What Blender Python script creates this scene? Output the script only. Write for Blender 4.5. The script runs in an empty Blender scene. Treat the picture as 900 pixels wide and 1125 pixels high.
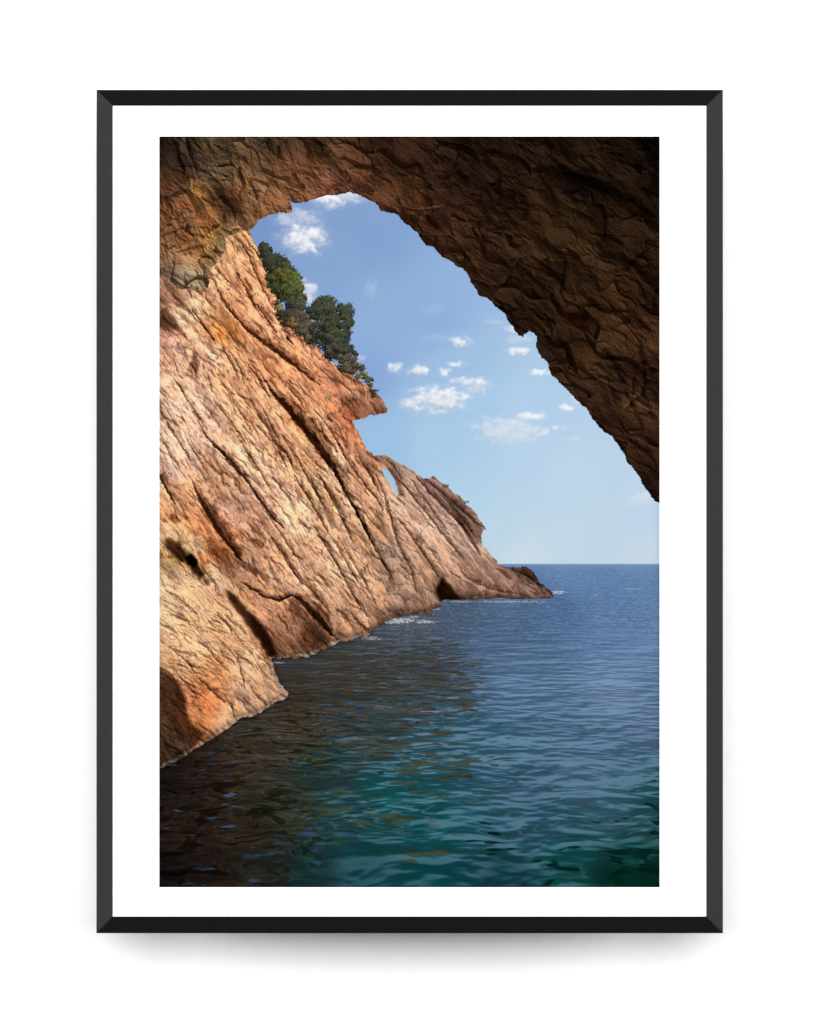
import math
import numpy as np
from mathutils import Vector
KEY, SIDE, AMB, PRINT_K = 1110, 1330, .035, .462
# ------------------------------------------------------------------ the printed picture
# Everything on the print is computed here with numpy, in print units (550 wide, 825 high,
# one unit = 1 mm on the paper), and sampled S times per unit.
PW, PH, S = 550, 825, 2
W_, H_ = PW * S, PH * S
RNG = np.random.RandomState(11)
yy, xx = np.mgrid[0:H_, 0:W_].astype(np.float32)
X = (xx + 0.5) / S
Y = (yy + 0.5) / S

XF, YF = X, Y
OY = OX = 0; HH, WW = H_, W_
FULL = {}
def setwin(r0, r1, c0, c1):               # work on a window of the sheet only
    global X, Y, OY, OX, HH, WW
    OY, OX, HH, WW = r0, c0, r1 - r0, c1 - c0
    X = XF[r0:r1, c0:c1]; Y = YF[r0:r1, c0:c1]
    for k_, a_ in FULL.items(): globals()[k_] = a_[r0:r1, c0:c1]

def perlin(x, y, seed=0):
    rs = np.random.RandomState(seed)
    N = 256
    perm = rs.permutation(N).astype(np.int32)
    ang = rs.rand(N).astype(np.float32) * 6.28318
    gx, gy = np.cos(ang), np.sin(ang)
    xf = np.floor(x); yf = np.floor(y)
    xi = xf.astype(np.int32); yi = yf.astype(np.int32)
    fx = (x - xf).astype(np.float32); fy = (y - yf).astype(np.float32)
    u = fx * fx * fx * (fx * (fx * 6 - 15) + 10); v = fy * fy * fy * (fy * (fy * 6 - 15) + 10)
    def g(ix, iy, dx, dy):
        k = perm[(perm[ix & 255] + iy) & 255]
        return gx[k] * dx + gy[k] * dy
    a = g(xi, yi, fx, fy); b = g(xi + 1, yi, fx - 1, fy)
    c = g(xi, yi + 1, fx, fy - 1); d = g(xi + 1, yi + 1, fx - 1, fy - 1)
    return ((a + u * (b - a)) * (1 - v) + (c + u * (d - c)) * v) * 1.5

def fbm(x, y, octaves=4, seed=0, gain=0.5, ridged=False):
    t = 0; amp = 1.0; tot = 0
    for o in range(octaves):
        n = perlin(x * 2 ** o + 17.3 * o, y * 2 ** o - 9.1 * o, seed + o)
        if ridged: n = 1 - 2 * np.abs(n)
        t = t + amp * n; tot += amp; amp *= gain
    return t / tot

def blur1(a, r, axis):
    r = int(r)
    if r < 1: return a
    pad = [(0, 0)] * a.ndim; pad[axis] = (r + 1, r)
    c = np.cumsum(np.pad(a, pad, mode='edge').astype(np.float64), axis=axis)
    n = a.shape[axis]
    hi = np.take(c, np.arange(2 * r + 1, 2 * r + 1 + n), axis=axis)
    lo = np.take(c, np.arange(0, n), axis=axis)
    return ((hi - lo) / (2 * r + 1)).astype(np.float32)

def blur(a, sigma):                       # sigma in print units
    r = max(1, int(round(sigma * S * 0.95)))
    for _ in range(3):
        a = blur1(blur1(a, r, 0), r, 1)
    return a

def sstep(a, b, x):
    t = np.clip((x - a) / (b - a), 0, 1)
    return t * t * (3 - 2 * t)

def poly_mask(pts, wx, wy):               # even-odd fill, evaluated at warped coordinates
    m = np.zeros(wx.shape, bool)
    n = len(pts)
    xs = [p[0] for p in pts]; ys = [p[1] for p in pts]
    r0 = max(0, int((min(ys) - 8) * S) - OY); r1 = min(HH, int((max(ys) + 8) * S) + 1 - OY)
    c0 = max(0, int((min(xs) - 8) * S) - OX); c1 = min(WW, int((max(xs) + 8) * S) + 1 - OX)
    if r1 <= r0 or c1 <= c0: return m
    px = wx[r0:r1, c0:c1]; py = wy[r0:r1, c0:c1]
    mm = np.zeros(px.shape, bool)
    for i in range(n):
        x1, y1 = pts[i]; x2, y2 = pts[(i + 1) % n]
        if y1 == y2: continue
        cond = (py >= min(y1, y2)) & (py < max(y1, y2))
        mm ^= cond & (px < x1 + (py - y1) * (x2 - x1) / (y2 - y1))
    m[r0:r1, c0:c1] = mm
    return m

def shift(a, dx, dy):                     # sample a at (x+dx, y+dy), pixels, edge-clamped
    h, w = a.shape[:2]
    iy = np.clip(np.arange(h) + dy, 0, h - 1); ix = np.clip(np.arange(w) + dx, 0, w - 1)
    return a[iy][:, ix]

def relief(h, L, shade_len=16, hard=1.0, fill=0.35):
    gy_, gx_ = np.gradient(h)
    inv = 1 / np.sqrt(gx_ ** 2 + gy_ ** 2 + 1)
    lam = np.clip((-gx_ * L[0] - gy_ * L[1] + L[2]) * inv, 0, None) / L[2]
    occ = np.zeros_like(h)
    hl = math.hypot(L[0], L[1]); slope = L[2] / hl
    k = 1
    while k <= shade_len:
        dx = int(round(L[0] / hl * k)); dy = int(round(L[1] / hl * k))
        occ = np.maximum(occ, shift(h, dx, dy) - h - slope * math.hypot(dx, dy))
        k += 1 if k < 8 else 2
    vis = 1 - sstep(0, hard, occ)
    return lam * vis * (1 - fill) + fill

def ctrl(points, power=3.2):              # smooth colour field through control points, sRGB 0..255
    step = 6
    gy, gx = np.mgrid[0:PH + step:step, 0:PW + step:step].astype(np.float32)
    P = np.array([(p[0], p[1]) for p in points], np.float32)
    C = np.array([p[2] for p in points], np.float32)
    d2 = (gx[..., None] - P[:, 0]) ** 2 + (gy[..., None] - P[:, 1]) ** 2 + 30
    w = d2 ** (-power / 2)
    g = (w[..., None] * C).sum(2) / w.sum(2)[..., None]
    fx = np.clip(X[0] / step, 0, g.shape[1] - 1.001); fy = np.clip(Y[:, 0] / step, 0, g.shape[0] - 1.001)
    ix = fx.astype(int); iy = fy.astype(int)
    tx = (fx - ix)[None, :, None]; ty = (fy - iy)[:, None, None]
    a = g[iy][:, ix]; b = g[iy][:, ix + 1]; c = g[iy + 1][:, ix]; d = g[iy + 1][:, ix + 1]
    return blur(((a * (1 - tx) + b * tx) * (1 - ty) + (c * (1 - tx) + d * tx) * ty).astype(np.float32), 4)

def to_lin(c): 
    c = np.clip(c / 255.0, 0, 1)
    return np.where(c <= 0.04045, c / 12.92, ((c + 0.055) / 1.055) ** 2.4).astype(np.float32)

def ledge_field(pts, wob):                # signed offset across a polyline / local width, upper-right positive
    best = np.full(X.shape, 1e9, np.float32); val = np.full(X.shape, -9, np.float32)
    pts = [(a_, b_, c_ * 1.3) for a_, b_, c_ in pts]
    xs = [p[0] for p in pts]; ys = [p[1] for p in pts]; mw = max(p[2] for p in pts) + 6
    r0 = max(0, int((min(ys) - mw) * S) - OY); r1 = min(HH, int((max(ys) + mw) * S) + 1 - OY)
    c0 = max(0, int((min(xs) - mw) * S) - OX); c1 = min(WW, int((max(xs) + mw) * S) + 1 - OX)
    sl = (slice(r0, r1), slice(c0, c1))
    px = X[sl] + wob[0][sl]; py = Y[sl] + wob[1][sl]
    b = best[sl]; v = val[sl]
    for (x1, y1, w1), (x2, y2, w2) in zip(pts[:-1], pts[1:]):
        dx, dy = x2 - x1, y2 - y1; l = math.hypot(dx, dy)
        t = np.clip(((px - x1) * dx + (py - y1) * dy) / (l * l), 0, 1)
        qx = px - x1 - t * dx; qy = py - y1 - t * dy
        d = np.sqrt(qx * qx + qy * qy)
        s = (qx * dy - qy * dx) / l
        s = np.where((t <= 0) | (t >= 1), np.where(d > np.abs(s) + .4, -9, s), s)
        w = w1 + (w2 - w1) * t
        upd = d < b
        b[upd] = d[upd]; v[upd] = np.where(s == -9, -99, s / np.maximum(w, .3))[upd]
    return sl, v

# noise used to roughen outlines
WXa = fbm(X / 9, Y / 9, 4, 100) ; WYa = fbm(X / 9, Y / 9, 4, 120)
WXf = fbm(X / 3, Y / 3, 3, 140) ; WYf = fbm(X / 3, Y / 3, 3, 150)
wx1 = X + 2.2 * WXa + 0.8 * WXf; wy1 = Y + 2.2 * WYa + 0.8 * WYf
wx0 = X + 0.9 * WXa + 0.5 * WXf; wy0 = Y + 0.9 * WYa + 0.5 * WYf

FULL.update(WXa=WXa, WYa=WYa, WXf=WXf, WYf=WYf, wx1=wx1, wy1=wy1, wx0=wx0, wy0=wy0)
def facets(x, y, seed, tilt=1.0, bias=(0., 0.)):   # every cell a plane of its own tilt: broken stone
    rs_ = np.random.RandomState(seed)
    perm = rs_.permutation(256).astype(np.int32)
    jx, jy, gx, gy, hz = [rs_.rand(256).astype(np.float32) for _ in range(5)]
    xi = np.floor(x).astype(np.int32); yi = np.floor(y).astype(np.int32)
    best = np.full(x.shape, 9e9, np.float32); out = np.zeros(x.shape, np.float32)
    for dy_ in (-1, 0, 1):
        for dx_ in (-1, 0, 1):
            k = perm[(perm[(xi + dx_) & 255] + yi + dy_) & 255]
            ex = x - (xi + dx_ + jx[k]); ey = y - (yi + dy_ + jy[k])
            d = ex * ex + ey * ey
            m = d < best
            v = hz[k] - .5 + tilt * ((gx[k] - .5 + bias[0]) * ex + (gy[k] - .5 + bias[1]) * ey)
            best = np.where(m, d, best); out = np.where(m, v, out)
    return out

HORIZON = 469.4
ARCH_IN = [(99,104),(104,101),(107,95),(115,89),(124,86),(137,83.5),(146,83.5),(145.5,76),(143,71),(149,73.5),(162,72),(174,67),
 (187,64.5),(199,64),(210,60.7),(218,64),(230,69),(238,73),(244,82.5),(258,84.6),(267.5,92),(274,98),(284,107.3),
 (293.3,119.8),(301,120.7),(307,129),(318,136),(329,143),(337,148),(343,160),(352.5,176),(360,177),(369.6,186.7),
 (379,194.5),(386.7,207),(394.5,218),(399,220.3),(407,213),(414.7,219.4),(414.7,231.8),(419,242.7),(425.6,245.8),
 (430,261.4),(444,274),(456.7,288),(469,298.7),(477,311),(487.8,323.6),(498,331),(509.6,347),(515.8,359.6),
 (525,370.4),(534.5,387.6),(543.8,400),(552,404)]
CAVE = ARCH_IN + [(600,404),(600,-40),(-40,-40),(-40,152),(0,152),(6,154),(15,162),(22,167),(35,169),(45,168),(54,166.5),(57,156),(56,146),
 (67,135),(74,124),(73,112),(82,107),(90,104)]
CLIFF = [(60,90),(90,98),(99,104),(102.7,113.6),(109,124.5),(121,152),(124.5,158.7),(132,172.7),(133.8,186.7),(137,202),(149,214.7),
 (162,224),(174,232),(186.7,246),(202,258),(218,266),(230,275),(239.6,283),(247.4,294),(250.5,300),(249,305),(232,306.5),
 (224,310),(211.6,312.7),(216,320.5),(221,331),(228.7,345.4),(235,352),(249,352),(275,372),(300,400),(300,528),(291.8,523),
 (270,526),(264.5,526),(255,530.7),(233,541.6),(230,548),(214.7,552.5),(193,558.7),(174,568),(162,572.7),(140,574),(124.5,574),
 (123,576),(126,583.6),(133.8,602),(141,611),(141.6,616),(130.7,621),(109,635),(90,641),(62,660),(37,675),(28,682),(9,691.6),
 (-20,699),(-20,80)]
HEAD = [(233,353),(235,351),(249,350),(260,356.5),(269,361),(276,366),(288.7,375),(302.7,375),(316.7,384.5),(324.5,390.7),(337,403),
 (347.8,415.6),(354,425),(358.7,431),(354.6,434),(353,445),(360,454.5),(369.6,465),(377,472),(385,473.7),(405,473.7),
 (411.6,479),(417.8,490),(428.7,498),(433,504),(433,506.7),(419,508),(394.5,508),(375.8,507),(344.7,508.6),(326,509),
 (313.6,509),(309,512),(309,516.7),(291.8,523),(270,526),(255,530),(240,500)]
HOLE = [(244.5,364),(253,368),(259,379),(260.5,385),(263.5,395),(259.5,392),(252,381),(246,371)]

m_cave = poly_mask(CAVE, wx1, wy1)
m_hole = poly_mask(HOLE, wx0, wy0)
m_head = poly_mask(HEAD, wx0 + 1.6 * perlin(X / 8, Y / 8, 181), wy0 + 2.0 * np.round(1.5 * perlin(X / 9, Y / 9, 182)) / 1.5 * (Y < 490)) & ~m_hole & ~m_cave
shore_n = 2.0 * fbm(X / 7, Y / 7, 3, 170) + 3.2 * np.abs(fbm(X / 15, Y / 30, 2, 171)) * (X < 300)
m_cliff = poly_mask(CLIFF, wx1, wy0 + shore_n) & ~m_cave & ~m_hole
m_cliff &= ~((X > 236) & (Y > 335) & (Y < 520) & (X - 236 > (Y - 352) * 0.62))       # where the headland takes over
m_rock = m_cliff | m_head
m_sea = (Y > HORIZON) & ~m_rock & ~m_cave
FULL.update(m_cave=m_cave, m_rock=m_rock, m_sea=m_sea)
img_all = np.zeros((H_, W_, 3), np.float32)
setwin(100, 960, 160, W_)

# ---------------------------------------------------------------- sky
SKY = [(120,100,(124,154,202)),(200,80,(134,163,208)),(240,110,(134,164,210)),(170,150,(136,167,212)),(250,200,(146,179,218)),
 (300,200,(146,178,224)),(230,260,(140,172,222)),(250,340,(160,198,232)),(330,260,(164,196,230)),(350,300,(172,206,236)),
 (300,340,(176,208,236)),(400,300,(182,212,238)),(400,350,(188,216,240)),(330,400,(184,216,238)),(450,380,(196,220,240)),
 (450,440,(200,222,238)),(400,466,(210,226,236)),(545,467,(206,223,235)),(545,410,(196,218,240)),(370,430,(194,220,238))]
sky = to_lin(ctrl(SKY, 2.6))
CLOUDS = [(159,112,23,14,1.0),(187,71,17,7,.95),(212,64,17,8,.7),(152,90,22,10,.5),(165,172,8,10,.75),(152,158,9,5,.35),(306,288,31,12,1.0),(290,292,20,9,.9),
 (346,273,15,8,.9),(329,268,9,4,.6),(261,254,9,5,.7),(284,257,11,5,.85),(331,225,13,5,.85),(325,250,9,3.2,.8),(313,259,6,4,.8),
 (394,236,11,4.5,.9),(418,260,10,3.5,.9),(409,308,12,5,.9),(448,298,9,3.5,.8),(385,322,36,13,.6),(418,327,6,3,.7),
 (435,320,4,2,.6),(445,320,4,2,.5),(368,204,9,3,.3),(386,212,7,4,.6),(530,398,22,7,.35),(218,243,7,4,.3),(425,242,9,3,.3),(455,331,12,3,.25),
 (232,168,7,10,.18),(304,222,14,4,.14),(395,222,10,5,.35),(460,287,8,6,.7),(300,190,12,6,.12)]
cn = fbm(X / 13, Y / 10, 5, 200, .52)
cn2 = fbm(X / 4.5, Y / 4, 3, 210, .6)
cw = 3.2 * fbm(X / 7, Y / 7, 3, 215); cv = 3.2 * fbm(X / 7, Y / 7, 3, 220)
dens = np.zeros_like(X); lit = np.zeros_like(X)
for cx, cy, rx, ry, a in CLOUDS:
    rx *= 1.3; ry *= 1.3
    q = ((X + cw - cx) / rx) ** 2 + ((Y + cv - cy) / ry) ** 2
    e = 1.15 - q + 1.0 * cn + 0.12 * cn2
    if rx > 30 and a < .6: d = sstep(0.2, 1.7, e) * a * (0.72 + .6 * cn)
    else: d = (.75 * sstep(0.15, 1.35, e) + .25 * sstep(-.5, 1.1, e)) * a
    dens = np.maximum(dens, d * (1 - sstep(2.2, 3.6, q)))
lit = np.clip(0.95 + 0.22 * (dens - shift(blur(dens, 2.0), 3, -5)) + .03 * cn2, .84, 1.05)
ccol = to_lin(np.stack([244 * lit, 247 * lit, 252 * lit], -1))
sky = sky * (1 - dens[..., None]) + ccol * dens[..., None]
img_all[OY:OY + HH, OX:OX + WW] = sky

# ---------------------------------------------------------------- sea
setwin(930, H_, 0, W_)
SEA = [(450,471,(100,132,172)),(520,471,(102,134,174)),(380,471,(96,126,166)),(450,480,(96,126,166)),(520,490,(94,124,162)),(500,515,(90,118,158)),(500,545,(92,120,158)),(440,520,(76,104,142)),
 (400,530,(76,100,130)),(330,530,(70,86,108)),(285,538,(78,84,96)),(300,580,(62,78,96)),(360,560,(74,98,126)),(230,575,(62,64,66)),(190,585,(56,54,52)),
 (400,600,(82,110,142)),(500,600,(104,130,164)),(540,640,(86,112,142)),(540,570,(98,126,162)),(450,660,(72,104,132)),(380,680,(58,98,122)),
 (300,640,(50,88,104)),(240,660,(40,80,92)),(200,640,(50,62,64)),(150,620,(52,44,40)),(180,690,(34,54,52)),
 (100,680,(56,46,36)),(140,660,(54,48,40)),(50,700,(38,28,24)),(10,705,(24,18,16)),(30,760,(36,27,22)),(100,760,(40,33,25)),(60,815,(30,23,20)),(5,815,(18,15,15)),
 (150,740,(44,48,36)),(200,750,(36,72,78)),(250,730,(24,90,96)),(300,760,(20,88,96)),(350,740,(40,92,110)),
 (420,760,(44,88,108)),(500,740,(58,98,116)),(540,740,(36,84,90)),(450,800,(18,80,82)),(520,790,(20,70,68)),(540,818,(8,34,28)),(500,815,(10,46,40)),(380,815,(20,62,70)),
 (300,815,(14,74,80)),(220,800,(18,66,72)),(170,812,(22,48,50)),(120,805,(32,34,30)),(400,715,(60,90,114)),(470,700,(78,106,134))]
sea = to_lin(ctrl(SEA, 3.4))
FOC, CAMH = 720.0, 1.75
dy_h = np.maximum(Y - HORIZON, 0.35)
D = CAMH * FOC / dy_h                       # metres to the water
WX = (X - 262) * D / FOC
foot_d = D * D / (CAMH * FOC) * 0.55        # footprint of one unit along the view, metres
wxw = WX + .10 * fbm(WX / .6, D / .5, 2, 300); wdw = D + .10 * fbm(WX / .6, D / .5, 2, 310)
sl_d = np.zeros_like(X); sl_x = np.zeros_like(X); hgt = np.zeros_like(X)
for i, (lam, amp, ang) in enumerate([(2.6,.18,.10),(1.5,.28,-.22),(.95,.4,.28),(.6,.5,-.15),(.4,.6,.30),(.27,.8,-.25),(.18,1.05,.2),(.12,1.2,-.15),(.08,1.1,.1),(.055,.7,.2)]):
    ca, sa = math.cos(ang), math.sin(ang)
    u = (wxw * ca + wdw * sa) / (lam * 1.45); v = (-wxw * sa + wdw * ca) / lam
    att = np.clip(1.5 - foot_d / lam * 2.2, 0, 1)
    e = 0.06
    n0 = perlin(u, v, 320 + i)
    nd = perlin(u + e * sa, v + e * ca, 320 + i); 
    hgt += n0 * amp * lam * att
    sl_d += (nd - n0) / e * amp * att
# far water: streaks in picture space that stand for the unresolved swell
farw = sstep(5, 22, D)
st = np.zeros_like(X)
lg = np.log(D)
for i, (sx, sy, a) in enumerate([(18,3.2,.5),(9,1.9,.9),(5,1.3,1.1),(2.8,.85,1.1)]):
    st += a * perlin(X / sx + 3 * i, Y / sy, 350 + i)
s_n = sl_d / 1.9
s_n = s_n * (1 - .55 * farw) + st * farw * .55
s_n = np.tanh(s_n * 1.35)
fine = fbm(X / 5, Y / 1.6, 3, 370)
skyc = to_lin(np.array([150, 178, 210.])); deep = to_lin(np.array([6, 62, 72.]))
gain = np.interp(Y[:, 0], [470, 480, 520, 600, 700, 825], [.05, .14, .26, .32, .36, .36])[:, None]
lum = sea.mean(-1)
up = np.clip(s_n, 0, 1) ** 1.15; dn = np.clip(-s_n, 0, 1)
openw = sstep(.02, .07, lum)
warmd = np.array([.9, .98, 1.05], np.float32)
crestn = perlin(wxw / .26, wdw / .10, 390) + .4 * perlin(wxw / .11, wdw / .05, 391)
crest = np.exp(-(crestn / .12) ** 2) * sstep(-.3, .4, perlin(WX / 1.2, D / .7, 392))
c = sea * np.interp(Y[:, 0], [469, 640, 780], [1.18, 1.16, 1.02])[:, None, None] * (1 + (gain * .8 * up - gain * 1.15 * dn * (.5 + .5 * openw) + .10 * fine * openw)[..., None] * warmd)
shw = np.interp(Y[:, 0], [469, 480, 520, 600, 680, 760, 825], [.10, .26, .50, .60, .64, .60, .46])[:, None]
f = shw * openw * np.clip(1.0 * up ** 1.8 + .55 * crest * sstep(560, 680, Y), 0, 1)
shc = to_lin(np.array([130, 156, 188.])) * (1 - sstep(560, 760, Y))[..., None] + to_lin(np.array([96, 132, 150.])) * sstep(560, 760, Y)[..., None]
c = c * (1 - f[..., None]) + shc * f[..., None]

def region(cx, cy, rx, ry, soft=.6):
    q = np.sqrt(((X - cx) / rx) ** 2 + ((Y - cy) / ry) ** 2)
    return 1 - sstep(1 - soft, 1 + soft, q)
fadep = np.clip(1.3 - foot_d / .1, .0, 1)
wv = perlin(wxw / .36, wdw / .17, 400) + .6 * perlin(wxw / .15, wdw / .08, 401) + .25 * perlin(wxw / .1, wdw / .05, 402) * fadep + .35 * s_n
# brown-olive reflections of the lit cliff
rb = np.maximum.reduce([region(235,628,75,62), .9 * region(290,600,60,48), .55 * region(265,690,70,45), .5 * region(225,745,70,40), .8*region(180,640,45,60), .42 * region(340,700,60,30), .38 * region(290,790,60,30)])
a = sstep(.0, .12, wv - .86 + 1.2 * rb) * sstep(505, 545, Y) * sstep(.05, .3, rb)
bro = to_lin(np.array([62, 54, 40.])) * (1 + .35 * fine[..., None] + .3 * s_n[..., None])
oli = to_lin(np.array([52, 62, 40.])) * (1 + .3 * s_n[..., None])
mixo = sstep(640, 720, Y)[..., None]
rc = bro * (1 - mixo) + oli * mixo
c = c * (1 - .85 * a[..., None]) + rc * .85 * a[..., None]
# swirls of the dark seabed and cave roof seen in the lower left
rd = np.maximum.reduce([region(60,760,135,95,.35), region(130,660,90,50,.5)])
sw = fbm(wxw / .2 + .8 * perlin(wxw / .3, wdw / .25, 410), wdw / .14 + .8 * perlin(wxw / .3, wdw / .25, 411), 4, 412, .6)
rid = np.exp(-(sw / .10) ** 2)
c = c * (1 + rd[..., None] * (.75 * rid[..., None] * np.array([1.15, 1, .8]) - .3 + .35 * np.tanh(3 * sw)[..., None]))
# blue glints of sky in the dark water
w2 = perlin(wxw / .17, wdw / .1, 420) + .5 * perlin(wxw / .08, wdw / .05, 421)
rg = np.maximum.reduce([.46 * region(70,760,150,110,.3), .72 * region(150,790,60,30), .85 * region(180,760,50,22), .74 * region(230,640,60,28), .78*region(215,625,35,24), .66 * region(190,720,60,30), .50 * region(110,700,80,50),.58*region(60,690,50,30)])
g = (.45 + .55 * sstep(0, .3, w2 - 1.02 + rg)) * sstep(.0, .10, w2 - 1.06 + rg) * sstep(-.4, .2, rd + rg)
gl = to_lin(np.array([50, 76, 102.])) * (.75 + .5 * perlin(X / 30, Y / 14, 425))[..., None] * (1 + .35 * np.tanh(2 * sl_d)[..., None])
gl = gl * (.65 + .35 * sstep(0, .25, w2 - 1.02 + rg))[..., None]
c = c * (1 - .85 * g[..., None]) + gl * .85 * g[..., None]
# dark green holes at the lower right and along the bottom edge
w3 = perlin(wxw / .24, wdw / .12, 430) + .45 * perlin(wxw / .1, wdw / .06, 431)
rk = np.maximum.reduce([1.5 * region(555,815,70,34,.7), .55 * region(540,760,50,50), .55 * region(430,818,60,14,.7), .42 * region(340,775,60,30), .85*region(475,800,60,20,.7)])
k = sstep(.0, .09, w3 - 1.0 + rk) * sstep(600, 690, Y)
dk = to_lin(np.array([4, 36, 30.])) * (1 + .3 * s_n[..., None])
c = c * (1 - .9 * k[..., None]) + dk * .9 * k[..., None]
# a pale sky shape lying in the dark corner
c = np.clip(c, 0, 1)
hz = (.55 * np.exp(-(Y - HORIZON) / 1.6))[..., None]; c = c * (1 - hz) + to_lin(np.array([168, 192, 216.])) * hz
# small sparkles on the distant water
sp = perlin(X / 1.6, Y / .8, 440) + .5 * perlin(X / 9, Y / 5, 441)
spk = sstep(.93, 1.1, sp) * np.maximum(region(270,545,60,25), .6 * region(360,590,120,60)) 
c = c + spk[..., None] * .35
# white water along the rocks and at the tip of the headland
fo = fbm(X / 4, Y / 1.3, 3, 450)
foam = np.zeros_like(X)
for cx, cy, rx, ry, a in [(262,532,26,4.5,1.),(292,533,14,2.5,.9),(280,528,10,2,.6),(438,501,12,2.4,.9),(478,504,3,1.2,.9),(385,511,50,1.6,.5),(330,511,20,1.6,.4),(520,497,20,1,.4),(232,551,16,3,.5),(300,519,14,1.6,.5),(130,578,12,1.6,.5)]:
    foam = np.maximum(foam, a * sstep(.0, .5, 1 - ((X - cx) / rx) ** 2 - ((Y - cy) / ry) ** 2 + 1.3 * fo - .35))
c = c * (1 - .8 * foam[..., None]) + .62 * .8 * foam[..., None] * np.array([.95, .98, 1.])
# water darkens where it meets the rock face
rockb = blur(m_rock.astype(np.float32), 3.0)
c = c * (1 - .45 * np.clip(rockb * 2, 0, 1) * sstep(512, 560, Y))[..., None]
v_img = img_all[OY:OY + HH, OX:OX + WW]; v_img[m_sea] = c[m_sea]

# ---------------------------------------------------------------- rock
setwin(180, 1420, 0, 880)
def strike(x, y):                          # direction of the strata in the picture, radians below horizontal
    a = np.radians(56) + np.radians(8) * np.exp(-((x - 100) ** 2 + (y - 140) ** 2) / 60. ** 2)
    a = a - np.radians(20) * np.exp(-((x - 20) ** 2 / 60. ** 2 + (y - 560) ** 2 / 60. ** 2))
    a = a - np.radians(9) * np.clip((x - 250) / 60., 0, 1)
    return a
def strat(seed, la, lb, ang=56., warp=.35, octs=4, ridged=False, gain=.5):
    A = math.radians(ang)
    wob_ = warp * perlin(X / 45, Y / 45, seed + 50)
    a_ = (X * math.cos(A) + Y * math.sin(A)) / la
    b_ = (X * math.sin(A) - Y * math.cos(A)) / lb
    wp = wob_ / warp * min(warp * la * .6, 6.)
    return fbm(a_ + .5 * wob_, b_ + wp / lb + min(.4, 1.3 / lb) * perlin(X / 14, Y / 14, seed + 51), octs, seed, gain, ridged)
def saw(t, sharp=.12):                     # slabs: a long ramp and a steep drop
    f = t - np.floor(t)
    return np.where(f < 1 - sharp, f / (1 - sharp), (1 - f) / sharp)
def band(ang, lb, seed, warp):
    A = math.radians(ang)
    b_ = (X * math.sin(A) - Y * math.cos(A)) / lb
    return b_ + min(warp, 9. / lb) * fbm(X / 60, Y / 60, 2, seed) + min(warp * .45, 2.6 / lb) * fbm((X * math.cos(A) + Y * math.sin(A)) / 24, b_ * .8, 3, seed + 5)

lower = region(15,570,110,75,.5)
def sfac(seed, la, lb, ang, wrp=.25, tilt=1.6, bias=(0, .25)):
    A = math.radians(ang)
    return facets((X * math.cos(A) + Y * math.sin(A)) / la + wrp * lb / la * perlin(X / lb, Y / lb, seed + 3), (X * math.sin(A) - Y * math.cos(A)) / lb + wrp * perlin(X / (1.5 * lb) , Y / (1.5 * lb), seed + 4), seed, tilt, bias)
h = 14 * strat(500, 140, 20, octs=3) + 6.0 * strat(510, 55, 7.5, octs=3)
def grooves(seed, la, lb, ang, wdt, warp=.6):     # long lens-shaped crevices along the strata
    n = strat(seed, la, lb, ang, warp, 2, gain=.35)
    g_ = np.exp(-(n / wdt) ** 2) * sstep(-.15, .25, perlin(X / (la * .5), Y / (la * .4), seed + 7))
    return g_
gr = [(grooves(505, 60, 11, 57, .085), 7.), (grooves(506, 34, 6.5, 55, .10), 4.5), (grooves(507, 20, 4, 58, .11), 2.2), (grooves(508, 12, 2.6, 54, .13), 1.1)]
h += 20 * sfac(501, 80, 22, 56, .5, 1.9) + 8.5 * sfac(502, 40, 10, 58, .5, 2.2) + 1.2 * sfac(503, 22, 4.6, 55, .5, 2.2)
grm = np.ones_like(X)
for g_, a_ in gr:
    h -= a_ * g_; grm *= 1 - .42 * g_
h += 2.4 * strat(521, 40, 5, 58, octs=2, gain=.6)
h += 1.1 * strat(520, 20, 2.7, octs=2, gain=.55)
h += 8 * saw(band(56, 21, 530, .8)) * (.3 + .9 * sstep(-.3, .4, perlin(X / 40, Y / 30, 531)))
h += 3.2 * saw(band(59, 9, 535, 1.2), .2) * sstep(-.1, .4, perlin(X / 30, Y / 30, 536))
h2 = 8 * strat(550, 60, 18, 38) + 12 * sfac(551, 44, 16, 40, .5, 2.) + 3.0 * sfac(552, 20, 5.5, 40) + .5 * sfac(553, 12, 2.6, 36) + 1.2 * strat(560, 18, 2.8, 36, octs=2, gain=.6)
gl2 = [(grooves(555, 44, 8, 38, .09), 5.), (grooves(556, 20, 4, 36, .12), 3.2), (grooves(557, 10, 2.6, 40, .15), 2.)]
gm2 = np.ones_like(X)
for g_, a_ in gl2:
    h2 -= a_ * g_; gm2 *= 1 - .42 * g_
grm = grm * (1 - lower) + gm2 * lower
h = h * (1 - lower) + h2 * lower
hf = 8 * strat(570, 44, 12, 47) + 15 * sfac(571, 40, 15, 48, .5, 2.) + 3.4 * sfac(572, 20, 5, 50) + 1.4 * sfac(573, 8, 2.6, 46) + 1.4 * strat(580, 9, 2.6, 46, octs=3, gain=.6) + 5 * saw(band(48, 14, 585, .9))
farh = sstep(236, 262, X + .0 * Y) * sstep(340, 360, Y)
roughm = .34 + .72 * sstep(-.35, .35, fbm(X / 42, Y / 34, 2, 599))
roughm = roughm * (1 - .6 * region(112,208,22,26,.5)) * (1 - .35 * region(120,545,50,25,.5))
big = blur(h.astype(np.float32), 4.0)
h = big + (h - big) * roughm
h = h * (1 - farh) + hf * farh * .72
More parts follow.
